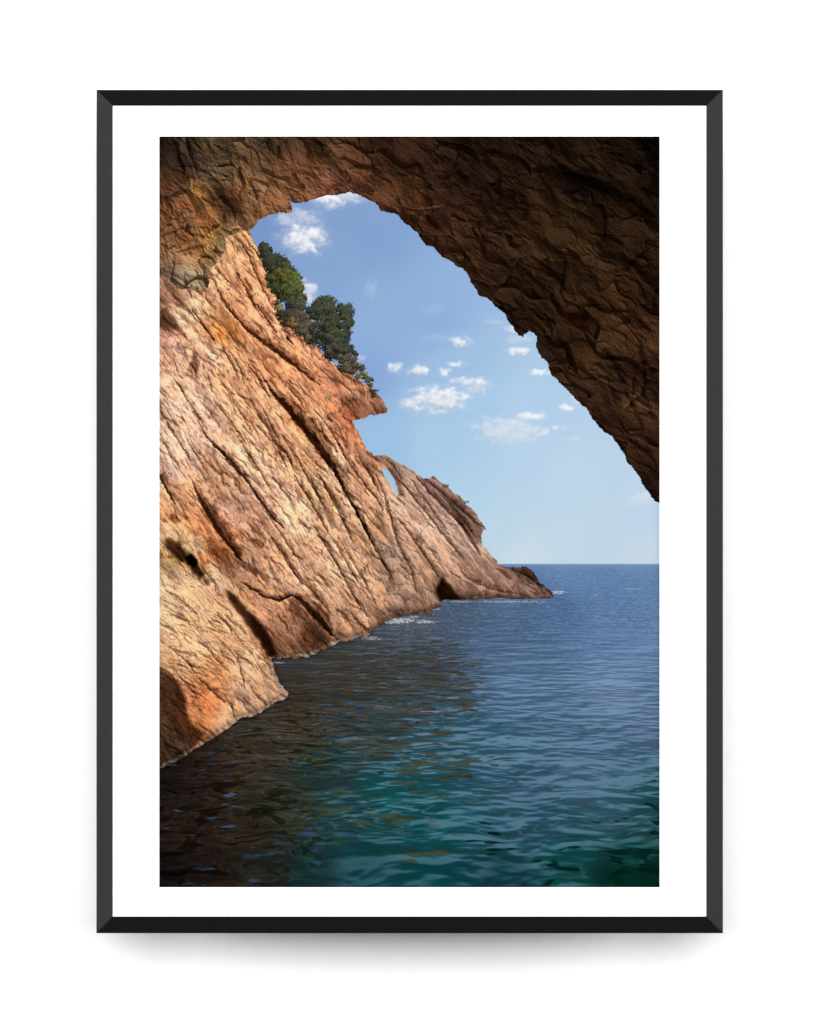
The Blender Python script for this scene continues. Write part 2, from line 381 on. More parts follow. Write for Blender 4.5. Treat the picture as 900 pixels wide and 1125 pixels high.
for bx, by, br in [(101,457,6),(90,478,6),(97,485,7),(108,491,8),(84,447,5),(112,470,8),(66,403,5),(61,390,5),(78,420,6),(92,430,7),(104,440,6),(30,440,6),(54,474,6),(60,484,5),(258,512,11),(246,518,7),(242,498,8),(222,530,7),(205,540,7),(272,500,9),(30,226,6),(14,226,7),(50,395,6),(256,470,9),(262,486,8),(380,492,9),(404,484,8),(350,496,8),(366,500,7)]:
    q = ((X - bx + 2.5 * WXa) / br) ** 2 + ((Y - by + 2.5 * WYa) / (br * .85)) ** 2
    h += br * 2.3 * np.sqrt(np.clip(1 - q, 0, 1))
# knobbly blocks where the face is broken up
blocky = np.maximum.reduce([region(85,450,50,45), region(55,430,30,50), region(255,480,30,40), .8*region(20,220,40,50), .7*region(150,520,60,40)])
h += blocky * (4. * facets(X / 8 + .3 * WXa, Y / 7 + .3 * WYa, 590, 1.8) + 2.4 * facets(X / 3.6 + .3 * WXa, Y / 3.4, 591, 1.8))
h += .42 * fbm(X / 1.6, Y / 1.6, 2, 595)
# scattered slivers: short overhangs lying along the strike
rs = np.random.RandomState(5)
ledge_mul = np.ones_like(X)
def sliver(x, y, ln, w, dark, off=0.):
    A = float(strike(x, y)) + rs.normal(0, .12) + off
    w *= 1.25; r = ln * .6 + w + 2
    r0 = max(0, int((y - r) * S) - OY); r1 = min(HH, int((y + r) * S) - OY); c0 = max(0, int((x - r) * S) - OX); c1 = min(WW, int((x + r) * S) - OX)
    if r1 <= r0 or c1 <= c0: return
    px = X[r0:r1, c0:c1] - x + 1.1 * WXf[r0:r1, c0:c1]; py = Y[r0:r1, c0:c1] - y + 1.1 * WYf[r0:r1, c0:c1]
    t = (px * math.cos(A) + py * math.sin(A)) / (ln * .5)
    s = (px * math.sin(A) - py * math.cos(A)) - w * .5 * np.sin(t * 2.5)
    ww = w * np.clip(1 - t * t, 0, 1) ** .7
    q = s / np.maximum(ww, .05)
    a_ = sstep(0, .22, q) * (1 - sstep(.45, 1.1, q)) * (np.abs(t) < 1)
    hi = np.exp(-((q + .35) / .35) ** 2) * (np.abs(t) < 1)
    ledge_mul[r0:r1, c0:c1] *= (1 - dark * a_) * (1 + .16 * hi)
for i in range(2300):
    x = rs.rand() * 440; y = 95 + rs.rand() * 600
    big = rs.rand() ** 4
    sc = .6 if x > 240 else 1.
    sliver(x, y, (6 + 30 * big) * sc, (1.2 + 3.4 * big) * sc, .25 + .45 * rs.rand())
# the ledges and clefts one can name, (x, y, width) down each
wob = (1.5 * WXa + 1.1 * WXf + .7 * fbm(X / 1.6, Y / 1.6, 2, 596), 1.5 * WYa + 1.1 * WYf + .7 * fbm(X / 1.6, Y / 1.6, 2, 597))
wjit = 1 + .55 * fbm(X / 7, Y / 7, 3, 598)
LEDGES = [
 ([(64,168,1),(75,190,3),(88,204,4),(96,214,6),(108,223,7),(120,233,8),(134,243,8),(147,252,7),(160,262,5),(176,274,1)], .80),
 ([(112,262,1),(122,279,3),(128,289,9),(137,299,12),(146,310,13),(156,323,13),(166,336,13),(177,350,12),(190,366,9),(200,384,6),(207,398,4),(217,416,5),(226,434,3),(238,456,1)], .93),
 ([(50,327,1),(59,339,3),(70,350,6),(82,364,6),(93,377,6),(100,385,3),(107,397,5),(116,409,5),(125,421,5),(137,431,1)], .82),
 ([(36,380,2),(44,400,7),(53,418,9),(62,433,8),(72,446,7),(84,460,4),(94,470,1)], .72),
 ([(0,374,6),(8,390,5),(17,404,2)], .8),
 ([(36,190,1),(44,203,3),(54,217,4),(62,228,1)], .7),
 ([(90,490,1),(100,497,3),(116,507,3),(132,511,5),(147,505,4),(155,512,9),(167,527,12),(180,540,10),(190,549,3)], .85),
 ([(100,118,1),(112,138,3),(120,155,3),(128,175,1)], .6),
 ([(92,118,1),(102,142,2.5),(113,166,3),(124,188,1)], .55),
 ([(85,150,1),(96,170,2.6),(106,186,1)], .7),
 ([(107,185,1),(120,204,3.5),(128,215,1)], .75),
 ([(122,224,1),(134,243,1)], .4),
 ([(156,190,1),(164,206,2.5),(171,216,1)], .3),
 ([(140,222,4),(146,229,1)], .9),
 ([(130,262,1),(140,275,3),(152,288,3),(160,300,1)], .5),
 ([(170,300,1),(184,318,2.5),(196,338,3),(206,356,1)], .6),
 ([(196,336,1),(204,352,3),(214,368,4),(226,384,4),(238,398,3),(246,410,1)], .6),
 ([(216,344,1),(224,362,3),(234,378,3),(244,396,1)], .5),
 ([(210,400,1),(222,424,4),(234,448,5),(246,470,5),(256,486,1)], .55),
 ([(150,350,1),(160,372,4),(172,392,5),(182,410,1)], .6),
 ([(148,372,1),(160,392,3),(174,416,4),(186,436,1)], .6),
 ([(100,290,1),(112,312,4),(124,330,5),(134,352,3),(142,370,1)], .45),
 ([(70,232,1),(80,252,4),(88,268,1)], .5),
 ([(114,300,1),(126,325,3),(139,351,4),(152,372,1)], .5),
 ([(86,330,1),(99,352,3),(112,372,4),(122,388,1)], .5),
 ([(118,434,1),(130,452,4),(144,474,5),(156,492,2)], .5),
 ([(170,430,1),(184,452,4),(198,478,5),(212,504,4),(222,520,1)], .55),
 ([(196,440,1),(210,464,4),(226,492,5),(238,514,1)], .5),
 ([(146,470,1),(160,492,4),(174,508,5),(188,524,1)], .5),
 ([(20,270,1),(30,290,4),(42,308,5),(52,322,1)], .5),
 ([(0,300,1),(10,318,4),(22,338,5),(34,356,1)], .5),
 ([(60,290,1),(72,306,4),(84,322,3),(94,336,1)], .45),
 ([(250,356,3),(258,366,5),(266,376,2)], .4),
 ([(282,374,1),(296,392,4),(312,408,5),(330,426,5),(342,440,1)], .55),
 ([(268,382,1),(284,404,4),(300,424,4),(318,446,4),(334,464,1)], .5),
 ([(296,380,2),(312,394,5),(330,410,5),(346,424,2)], .5),
 ([(325,420,1),(336,436,6),(344,448,5),(352,460,1)], .5),
 ([(262,420,1),(276,440,5),(292,462,4),(306,484,3)], .5),
 ([(250,400,1),(256,430,5),(262,450,4),(276,476,4),(282,500,1)], .5),
 ([(206,520,1),(222,538,4),(230,546,2)], .5),
 ([(330,478,1),(348,492,4),(372,500,4),(394,503,1)], .4),
 ([(388,476,1),(404,484,4),(420,496,1)], .4),
 ([(78,237,1),(87,254,4),(93,268,1)], .55), ([(96,249,1),(106,262,3),(112,274,4),(121,287,1)], .6), ([(106,317,1),(119,331,3),(139,350,4),(146,360,1)], .5),
 ([(164,309,1),(176,323,3),(189,338,1)], .6), ([(184,308,4),(188,314,2)], .7), ([(94,158,3),(99,165,3),(101,169,1)], .6), ([(99,176,1),(103,184,2.5),(106,189,1)], .6), ([(112,188,1),(122,200,3),(128,207,1)], .6),
 ([(34,250,3),(38,258,5),(40,266,3)], .5), ([(16,268,3),(22,276,5),(26,284,2)], .4), ([(52,258,2),(55,270,3),(58,280,1)], .4), ([(64,262,1),(72,276,4),(82,290,1)], .45), ([(84,296,1),(92,310,4),(102,326,1)], .45),
 ([(28,330,1),(36,344,4),(46,360,3),(54,372,1)], .45), ([(40,310,1),(48,324,4),(58,338,1)], .4), ([(4,336,1),(12,350,4),(20,362,1)], .45), ([(110,404,1),(120,418,3),(134,438,4),(150,462,3),(160,476,1)], .45),
 ([(176,372,1),(184,390,4),(196,412,5),(206,432,3),(212,446,1)], .6), ([(186,436,1),(196,452,4),(208,474,4),(218,490,1)], .5), ([(128,400,1),(140,418,3),(150,434,1)], .4),
 ([(238,372,1),(246,392,3),(250,412,4),(256,424,1)], .45), ([(286,440,1),(296,452,3),(306,466,4),(312,476,1)], .4), ([(306,390,1),(322,408,3),(338,428,3),(346,440,1)], .5), ([(276,376,1),(290,398,3),(306,420,3),(318,438,1)], .45),
 ([(10,560,1),(24,572,3),(36,584,2)], .5), ([(50,560,1),(62,574,3),(78,590,1)], .45), ([(8,500,1),(26,512,3),(44,528,1)], .35), ([(52,540,1),(70,558,3),(86,576,1)], .35), ([(86,572,1),(90,590,3),(94,606,1)], .5),
 ([(44,596,2),(58,610,5),(72,622,3)], .6), ([(70,612,1),(78,624,4),(82,636,2)], .55), ([(16,590,1),(30,602,3),(42,618,2)], .4), ([(96,560,1),(108,580,3),(120,600,1)], .35), ([(60,520,1),(78,540,3),(92,558,1)], .35),
]
lf = np.ones_like(X)
for pts, dk_ in LEDGES:
    sl, v = ledge_field(pts, wob)
    v = v * wjit[sl]
    core = sstep(-.06, .10, v) * (1 - sstep(.38, .62, v))
    wall = sstep(-.06, .10, v) * (1 - sstep(.85, 1.15, v))
    rim = np.exp(-((v + .22) / .22) ** 2)
    lf[sl] *= (1 - .86 * dk_ * core) * (1 - .46 * dk_ * wall) * (1 + .16 * rim)
def shade_poly(pts, k, soft=1.0):
    global lf
    m = blur(poly_mask(pts, wx1, wy1).astype(np.float32), soft)
    lf = lf * (1 - k * m)
shade_poly([(70,495),(78,500),(84,504),(94,516),(103,526),(113,536),(118,542),(125,555),(131,572),(120,573),(109,554),(100,541),(93,531),(81,517)], .82, .8)
shade_poly([(94,516),(105,528),(116,540),(126,556),(134,574),(122,574),(110,555),(102,540)], .45, 2.)
shade_poly([(152,512),(166,528),(182,541),(190,552),(176,555),(160,548),(146,530),(140,516)], .38, 1.5)
shade_poly([(250,362),(258,366),(266,378),(270,394),(264,396),(261,384),(255,372)], .55, .9)
shade_poly([(286,376),(296,376),(330,400),(350,424),(356,430),(350,446),(336,430),(318,412),(296,392)], .28, 1.5)
shade_poly([(384,476),(404,475),(414,486),(424,496),(410,492),(394,484)], .4, 1.2)
shade_poly([(352,436),(357,432),(354,446),(350,450)], .4, 1.5)
shade_poly([(310,483),(320,492),(328,503),(333,510),(308,511),(303,500)], .86, .9)
shade_poly([(298,478),(312,486),(316,505),(300,508)], .4, 2)
shade_poly([(-5,580),(10,590),(20,598),(29,615),(31,632),(36,645),(50,657),(30,680),(-5,700)], .70, .8)
shade_poly([(44,409),(59,403),(67,417),(75,432),(87,448),(93,457),(87,463),(75,451),(62,432),(51,420)], .5, 1.2)
shade_poly([(52,437),(60,440),(75,455),(84,470),(84,482),(78,488),(68,480),(58,462),(52,447)], .42, 1.5)
shade_poly([(8,440),(22,446),(28,455),(32,463),(24,467),(14,459),(8,452)], .6, 1.)
shade_poly([(87,454),(93,466),(104,474),(112,480),(106,484),(95,476),(86,462)], .5, 1.)
shade_poly([(103,532),(120,528),(150,540),(184,556),(150,568),(130,572)], .22, 4.)
shade_poly([(30,455),(38,460),(44,470),(50,482),(46,488),(38,480),(32,468)], .85, 1.)
shade_poly([(28,462),(36,458),(44,468),(40,474),(32,472)], .9, .6)
shade_poly([(6,440),(16,446),(28,452),(34,462),(26,468),(16,458),(6,450)], .5, 1.)
shade_poly([(48,484),(54,486),(56,494),(50,493)], .6, .8)
shade_poly([(9,420),(17,412),(24,420),(22,426)], .5, .8)
shade_poly([(2,190),(8,188),(20,204),(20,212),(6,214),(-4,206)], .5, 1.2)
shade_poly([(-5,152),(6,154),(15,162),(24,169),(36,171),(30,178),(26,190),(16,186),(6,180),(-5,185)], .35, 2.)
shade_poly([(30,169),(56,167),(58,172),(44,172)], .35, 1.)
shade_poly([(205,282),(222,290),(240,300),(249,304),(226,309),(211,312),(203,305),(200,292)], .30, 2.)
shade_poly([(188,262),(202,268),(196,276),(186,270)], .3, 1.5)
shade_poly([(36,236),(42,236),(46,252),(38,262),(35,250)], .5, 1.)
shade_poly([(120,545),(135,552),(155,552),(180,548),(192,556),(165,567),(128,572)], .25, 4.)
shade_poly([(78,390),(92,388),(96,400),(112,430),(120,450),(108,462),(94,440),(84,420)], .14, 5.)
shade_poly([(250,470),(262,480),(262,500),(248,500)], .25, 3.)
shade_poly([(236,520),(258,516),(276,520),(262,527),(240,532)], .3, 2.)

Lsun = np.array([.62, -.58, .62]); Lsun /= np.linalg.norm(Lsun)
sh = relief(h.astype(np.float32) * 1.0, Lsun, 16, 1.8, .44)
sh = sh * ledge_mul ** 1.5
ao = h - blur(h.astype(np.float32), 3)
sh = sh * np.clip(1 + .045 * ao, .55, 1.2)
shn = sh / np.maximum(blur(sh, 34), .05)
shn = np.clip(shn, .15, 1.36)
ROCK = [(100,115,(214,150,100)),(85,130,(226,170,122)),(60,165,(232,172,124)),(110,150,(212,150,102)),(125,190,(222,152,104)),(100,190,(228,158,110)),(118,172,(224,152,104)),
 (130,215,(230,166,122)),(60,200,(216,150,96)),(45,190,(226,182,134)),(30,180,(224,176,134)),(10,180,(196,150,120)),(8,205,(140,92,66)),(20,230,(220,168,138)),
 (22,198,(228,196,164)),(60,240,(228,180,144)),(70,215,(206,130,60)),(10,300,(228,184,152)),(50,300,(230,186,156)),(100,300,(226,166,120)),(80,265,(226,164,116)),(150,270,(218,152,104)),
 (120,240,(214,146,98)),(160,240,(222,150,104)),(175,256,(210,142,100)),(190,270,(196,130,92)),(220,285,(192,138,104)),(240,298,(160,112,84)),(190,325,(216,156,112)),(212,318,(176,100,66)),(200,300,(188,116,76)),
 (160,300,(214,150,98)),(178,310,(222,164,118)),(215,340,(204,138,96)),(100,350,(228,182,146)),(150,350,(208,154,108)),(200,360,(222,178,144)),(30,350,(226,180,150)),(130,330,(206,154,112)),
 (8,365,(220,176,150)),(30,400,(224,160,112)),(10,415,(226,160,112)),(70,410,(200,150,120)),(66,440,(206,140,98)),(45,430,(222,140,82)),(110,420,(222,164,126)),(100,400,(206,160,130)),(150,410,(228,186,150)),
 (60,386,(196,148,108)),(130,385,(224,174,138)),(200,410,(212,168,130)),(180,390,(200,156,112)),(230,400,(218,164,122)),(230,375,(206,150,112)),(270,405,(212,160,114)),(250,440,(184,146,112)),(280,450,(200,142,92)),
 (150,470,(222,168,130)),(190,480,(222,176,138)),(100,460,(192,142,108)),(230,490,(206,162,124)),(120,480,(196,148,114)),(200,525,(186,142,108)),(250,510,(186,142,106)),(62,455,(214,126,62)),(50,465,(212,140,84)),
 (20,450,(196,156,100)),(24,462,(150,122,62)),(40,450,(186,164,130)),(55,480,(214,186,150)),(10,440,(222,182,140)),(20,485,(228,188,146)),(10,520,(224,182,136)),(50,510,(220,168,122)),(80,540,(220,170,122)),(100,505,(206,152,108)),(120,525,(196,140,100)),
 (135,545,(180,128,88)),(150,530,(170,122,86)),(170,548,(118,80,56)),(30,560,(220,174,130)),(100,580,(216,170,128)),(60,595,(196,136,84)),(22,575,(216,166,118)),(60,622,(206,118,66)),(48,612,(196,120,72)),(90,612,(200,162,126)),
 (120,600,(208,164,124)),(40,640,(190,122,66)),(75,636,(204,164,120)),(10,620,(170,134,108)),(15,660,(170,144,118)),
 (240,353,(170,126,92)),(262,370,(158,118,90)),(285,395,(178,134,104)),(300,385,(164,120,98)),(330,400,(160,118,94)),(347,430,(146,106,80)),(320,430,(192,152,120)),(300,430,(204,166,130)),(345,455,(186,146,114)),(310,460,(190,146,108)),
 (290,475,(186,134,84)),(275,485,(190,142,96)),(345,480,(172,124,88)),(390,488,(164,116,84)),(400,478,(116,84,62)),(424,500,(160,120,90)),(345,500,(150,106,76)),(275,515,(140,100,72)),(265,395,(214,166,126)),(262,430,(206,152,104)),(255,460,(160,132,104))]
rc_ = ctrl(ROCK, 3.6)
base = to_lin(rc_); base = base * .94 + .06 * base.mean(-1, keepdims=True) * np.array([1.04, 1., .96])
# colour drift of the stone itself: rust, straw and grey
t1 = strat(600, 34, 12, octs=4, gain=.6); t2 = strat(610, 18, 9, octs=4, gain=.6); t3 = fbm(X / 6, Y / 6, 4, 620, .6)
nearw = 1 - .55 * farh
tint = 1 + nearw[..., None] * (.30 * t1[..., None] * np.array([.25, -.28, -.95]) + .14 * t2[..., None] * np.array([-.55, .1, .55]) + .14 * t3[..., None] * np.array([.2, -.2, -.5]))
rust = sstep(.18, .55, strat(630, 22, 9, octs=4, gain=.6) + .2 * t3) * nearw
tint = tint * (1 - .34 * rust[..., None] * np.array([.12, .62, 1.15]))
dusty = sstep(.15, .6, strat(640, 16, 5, octs=4, gain=.6))
tint = tint * (1 + .12 * dusty[..., None] * np.array([.6, 1., 1.5]))
amp_map = .98
tone = (1 + .18 * strat(660, 60, 13, octs=3) + .12 * fbm(X / 30, Y / 30, 3, 661)) * (1 + .18 * sfac(662, 80, 19, 56, .5, 0.)) * (1 + .14 * sfac(663, 30, 7, 57, .5, 0.)) * (1 + .12 * sfac(664, 12, 4, 50, .5, 0.))
val = (shn ** .88) * lf ** 1.9 * 1.5 * tone * (grm * (1 - farh) + farh * (.35 + .65 * grm))
# shaded rock is lit by warm bounce: multiply channels unequally
lo_ = np.minimum(val, 1); hi_ = np.maximum(val, 1)
v3 = np.stack([lo_ ** .86 * hi_ ** .95, lo_ * hi_ ** .86, lo_ ** 1.12 * hi_ ** .70], -1)
base = base * (1 - .30 * farh[..., None]) + .30 * farh[..., None] * base.mean(-1, keepdims=True) * np.array([1.06, .99, .98])
rock = base * np.array([1.05, 1.0, 1.06]) * tint * v3
# tide line: dark wet band then the pale crust just above the water
dsea = m_sea.astype(np.float32)
near1 = sstep(.10, .30, blur(dsea, 4.0) + .16 * fbm(X / 5, Y / 4, 3, 655)); near2 = sstep(.01, .15, blur(dsea, 8.0) + .04 * fbm(X / 8, Y / 6, 2, 657))
crust = near1 * (X < 236) * sstep(-.25, .3, fbm(X / 5, Y / 3, 3, 650) + .12)
wet = sstep(.03, .3, blur(dsea, 6.5) + .10 * fbm(X / 10, Y / 8, 3, 657) * (blur(dsea, 8.0) > .01)) * .8
rock = rock * (1 - (.78 * wet * (.6 + .6 * sstep(-.3, .3, fbm(X / 9, Y / 6, 3, 656))))[..., None] * np.array([.92, .96, .96]))
cr = to_lin(np.array([172, 158, 140.])) * (1 + .75 * fbm(X / 2.2, Y / 2.0, 3, 658))[..., None] * (.25 + .8 * np.clip(shn, .2, 1.4))[..., None] * (1 - .55 * region(5,690,45,30)[..., None])
crust = crust * (.10 + .68 * sstep(-.3, .3, perlin(X / 11, Y / 9, 651)))
rock = rock * (1 - crust[..., None]) + cr * crust[..., None]
edge = sstep(.30, .5, blur(dsea, 1.0)) 
rock = rock * (1 - .55 * edge[..., None] * (X > 236)[..., None])
wetfar = sstep(.02, .5, blur(dsea, 3.0)) * (X > 236) 
rock = rock * (1 - .45 * wetfar[..., None])
v_img = img_all[OY:OY + HH, OX:OX + WW]; v_img[m_rock] = np.clip(rock, 0, 1)[m_rock]
setwin(0, H_, 0, W_); img = img_all

# ---------------------------------------------------------------- trees and scrub on the cliff edge
veg_m = np.zeros(X.shape, np.int8); VID = 1
rv = np.random.RandomState(21)
def clump(cx, cy, rx, ry, n, colr, size=1.6, rag=.25, rot=0.):
    """Many small needle tufts; each tuft is lit by where it sits in its bough."""
    boughs = [(cx + rx * .95 * math.cos(t) * r, cy + ry * .95 * math.sin(t) * r) for t, r in zip(rv.rand(max(4, n // 22)) * 6.283, rv.rand(max(4, n // 22)) ** .5)]
    n = int(n * 3.6); size *= .5
    items = []
    for i in range(n):
        bx, by = boughs[rv.randint(len(boughs))]
        br = max(1.5, .34 * min(rx, ry))
        ox, oy = rv.normal(0, br * .62, 2)
        ox *= 1.25
        x = bx + ox; y = by + oy
        if ((x - cx) / rx) ** 2 + ((y - cy) / ry) ** 2 > 1 + rag * rv.rand() * 1.6: continue
        light = .42 + .40 * (ox * .45 - oy * .85) / br + .22 * rv.normal() + .12 * (-(y - cy) / ry)
        items.append((light, x, y))
    items.sort(key=lambda q: q[0] + .5 * rv.rand())
    c0 = to_lin(np.array(colr, float))
    for light, x, y in items:
        r = size * (.55 + .8 * rv.rand()); A = rv.rand() * 3.14
        ra = r * 1.5; rb_ = r * .55
        r0 = max(0, int((y - ra) * S)); r1 = min(H_, int((y + ra) * S) + 1); q0 = max(0, int((x - ra) * S)); q1 = min(W_, int((x + ra) * S) + 1)
        if r1 <= r0 or q1 <= q0: continue
        px = X[r0:r1, q0:q1] - x; py = Y[r0:r1, q0:q1] - y
        u = px * math.cos(A) + py * math.sin(A); v = -px * math.sin(A) + py * math.cos(A)
        m = (u / ra) ** 2 + (v / rb_) ** 2 < 1
        m &= ~m_cave[r0:r1, q0:q1]
        f = .15 + 1.4 * max(0, min(1.15, light)) ** 1.6
        j = 1 + .13 * rv.normal(0, 1, 3)
        img[r0:r1, q0:q1][m] = np.clip(c0 * f * j, 0, 1)
        veg_m[r0:r1, q0:q1][m] = VID
def limb(pts, w, colr):
    for (x1, y1), (x2, y2) in zip(pts[:-1], pts[1:]):
        l = math.hypot(x2 - x1, y2 - y1)
        t = np.clip(((X - x1) * (x2 - x1) + (Y - y1) * (y2 - y1)) / l ** 2, 0, 1)
        m = np.hypot(X - x1 - t * (x2 - x1), Y - y1 - t * (y2 - y1)) < w
        img[m] = to_lin(np.array(colr, float)) ; veg_m[m] = VID
OL = (72, 76, 46); DG = (56, 60, 46); GR = (84, 76, 66); YG = (92, 90, 46)
clump(140,184,12,26,500,(60,62,46),1.4); clump(128,158,10,16,300,(64,70,44),1.4); clump(170,214,14,16,300,(64,60,50),1.3); clump(190,222,18,16,420,(58,62,52),1.3); clump(192,236,16,10,320,(66,62,52),1.2); clump(208,250,14,9,260,(82,72,56),1.1)
clump(116,127,8,10,260,DG,1.4); clump(128,140,14,11,460,DG,1.5); clump(138,147,13,10,400,(66,72,50),1.5)
clump(137,160,14,17,700,OL,1.5); clump(146,166,12,17,560,(84,92,48),1.5); clump(134,153,11,8,240,YG,1.3)
clump(152,180,10,13,320,(70,78,50),1.5); clump(142,176,9,10,260,OL,1.4)
clump(148,194,14,15,620,GR,1.1); clump(155,206,12,13,420,(96,84,66),1.1); clump(144,206,7,8,160,(120,96,50),1.0); clump(160,214,9,8,240,(92,84,66),1.1)
VID = 2
limb([(172,228),(178,212),(186,196),(190,184)], .9, (60,50,44)); limb([(180,226),(190,210),(200,200)], .8, (56,46,40)); limb([(178,212),(172,200),(172,190)], .6, (60,50,44)); limb([(186,236),(200,222),(208,214)],.7,(58,48,42))
clump(184,187,15,11,560,(64,70,52),1.4); clump(172,192,9,10,260,(58,64,50),1.4); clump(204,192,10,9,330,(62,68,52),1.4); clump(202,204,11,8,300,(68,72,48),1.3)
clump(188,204,16,9,420,(64,66,50),1.3); clump(176,212,10,9,180,(66,70,58),1.2); clump(198,216,13,8,360,(68,70,50),1.3); clump(202,227,11,6,260,(62,66,56),1.2)
clump(186,224,12,8,240,(70,66,58),1.2); clump(207,234,10,6,280,(56,60,50),1.3); clump(194,234,12,7,260,(74,70,60),1.2); clump(212,240,6,4,120,(56,58,48),1.2)
VID = 3
clump(206,244,12,6,260,(84,76,60),1.1); clump(214,254,12,7,300,(92,82,62),1.1); clump(222,262,7,5,130,(112,108,56),1.0); clump(228,270,8,6,90,(92,84,58),1.0)
clump(236,281,6,6,60,(84,70,54),.9); VID = 1
clump(132,190,4,10,50,(140,128,60),.8); clump(163,222,5,4,60,(110,98,64),.9)
VID = 0
clump(316,384,5,1.5,26,(120,104,80),.7); clump(303,375,5,1.5,30,(120,104,80),.7); clump(337,402,3,1.5,18,(120,104,80),.7)
for px_, py_, n_ in [(185,287,22),(205,322,16),(104,173,14),(196,300,18),(170,262,12)]:
    clump(px_, py_, 6, 4, n_, (140,128,70), .6)

# ---------------------------------------------------------------- the dark rock of the cave mouth
m_veg = veg_m * ~m_cave
setwin(0, 830, 0, W_)
CAV = [(2,2,(30,24,20)),(30,5,(60,48,32)),(60,15,(78,62,44)),(25,35,(46,32,24)),(10,60,(96,60,42)),(40,45,(88,64,44)),(60,40,(100,82,62)),(85,20,(82,64,44)),(45,62,(150,98,50)),(10,90,(120,76,50)),
 (30,90,(116,74,50)),(55,95,(140,92,54)),(20,115,(140,92,60)),(58,112,(168,112,56)),(45,130,(150,104,64)),(30,140,(156,122,90)),(45,160,(142,120,90)),(10,150,(120,90,72)),(65,128,(146,116,84)),(70,118,(128,112,84)),(30,152,(146,124,96)),
 (68,66,(56,34,22)),(76,84,(60,38,26)),(85,62,(120,84,54)),(100,66,(132,92,58)),(88,95,(140,98,62)),(105,80,(142,100,66)),(130,72,(156,104,68)),(140,80,(150,98,64)),(118,50,(112,78,52)),(100,30,(98,72,48)),(125,14,(60,46,32)),
 (150,35,(120,76,50)),(160,60,(140,92,64)),(180,50,(142,92,66)),(200,45,(106,70,52)),(200,55,(120,78,58)),(170,12,(84,58,38)),(230,10,(54,36,25)),(230,40,(100,64,42)),(240,62,(104,66,44)),(215,28,(104,68,44)),(262,60,(92,60,38)),(255,30,(64,42,28)),
 (285,70,(100,60,38)),(285,92,(92,60,38)),(300,100,(64,40,28)),(290,30,(56,37,26)),(300,60,(60,39,27)),(340,20,(42,27,20)),(330,50,(50,33,23)),(385,60,(44,28,20)),(390,25,(52,34,24)),(420,20,(50,34,24)),(430,10,(44,29,21)),(470,12,(52,36,24)),(475,30,(62,44,28)),(500,15,(40,27,20)),
 (515,40,(50,36,24)),(545,8,(22,15,14)),(540,80,(44,31,21)),(505,62,(46,32,22)),(460,52,(30,20,16)),(490,50,(30,20,16)),(415,75,(66,46,28)),(420,100,(80,56,34)),(440,80,(68,48,29)),(470,85,(72,50,31)),(330,110,(70,46,29)),(360,125,(62,41,27)),(300,115,(76,48,31)),(380,160,(62,42,27)),
 (340,140,(80,53,33)),(405,170,(60,41,26)),(440,130,(74,52,32)),(470,130,(76,54,33)),(510,110,(70,50,32)),(540,120,(62,43,28)),(430,165,(62,44,28)),(475,170,(72,50,31)),(500,185,(86,60,37)),(490,160,(82,57,35)),(430,205,(58,38,24)),(400,195,(50,32,22)),(460,205,(64,40,26)),(535,175,(58,38,25)),
 (540,225,(100,66,42)),(525,220,(84,56,36)),(480,240,(88,60,38)),(500,255,(72,50,32)),(470,262,(62,40,26)),(520,250,(52,34,24)),(440,240,(54,35,24)),(455,270,(60,38,25)),(500,290,(56,36,24)),(520,290,(80,54,34)),(545,275,(52,35,24)),(540,310,(76,48,30)),(520,330,(64,40,27)),(545,350,(58,36,24)),(540,390,(40,25,18)),(495,315,(50,31,21))]
cb = to_lin(ctrl(CAV, 3.6))
def cstrat(seed, la, lb, ang, octs=4, gain=.55, ridged=False):
    return strat(seed, la, lb, ang, .5, octs, ridged, gain)
wl = 1 - sstep(80, 190, X)                  # the lighter left wall against the dark roof
hc = 11 * cstrat(700, 70, 22, 40) + 2.4 * cstrat(720, 16, 3.2, 42, 4, .6) 
hc += 24 * sfac(701, 64, 28, 40, .5, 1.8, (0, -.1)) + 11 * sfac(702, 36, 15, 36, .5, 2.0, (0, 0)) + 3.0 * sfac(703, 15, 7, 44, .5, 2.0, (0, 0)) + .9 * sfac(704, 5, 2.6, 40, .3, 1.7, (0, 0))
hl_ = 11 * cstrat(750, 46, 20, 55) + 2.6 * cstrat(770, 12, 3.4, 62, 4, .6)
hl_ += 18 * sfac(751, 34, 22, 65, .5, 1.8, (0, 0)) + 8 * sfac(752, 17, 9, 50, .4, 1.6, (0, 0)) + 2.2 * sfac(753, 8, 4, 60, .3, 1.7, (0, 0)) + .8 * sfac(754, 4, 2., 60, .3, 1.7, (0, 0))
hc = hc * (1 - wl) + hl_ * wl
big = blur(hc.astype(np.float32), 4.0); hc = big + (hc - big) * (.45 + .8 * sstep(-.3, .35, fbm(X / 40, Y / 30, 2, 791)))
hc = hc + .4 * fbm(X / 1.7, Y / 1.7, 2, 790) + 1.8 * fbm(X / 5 + .3 * WXa + Y / 11, Y / 5 - X / 12, 3, 792, .5, True)
Lc = np.array([-.45, .62, .55]); Lc /= np.linalg.norm(Lc)   # lit from below by sea and sunlit cliff
sc_ = relief(hc.astype(np.float32) * 1.0, Lc, 12, 2.2, .42)
aoc = hc - blur(hc.astype(np.float32), 4)
sc_ = sc_ * np.clip(1 + .06 * aoc, .45, 1.3)
scn = np.clip(sc_ / np.maximum(blur(sc_, 26), .05), .1, 2.0)
cl = np.ones_like(X); wob = (1.5 * WXa + .9 * WXf, 1.5 * WYa + .9 * WYf)
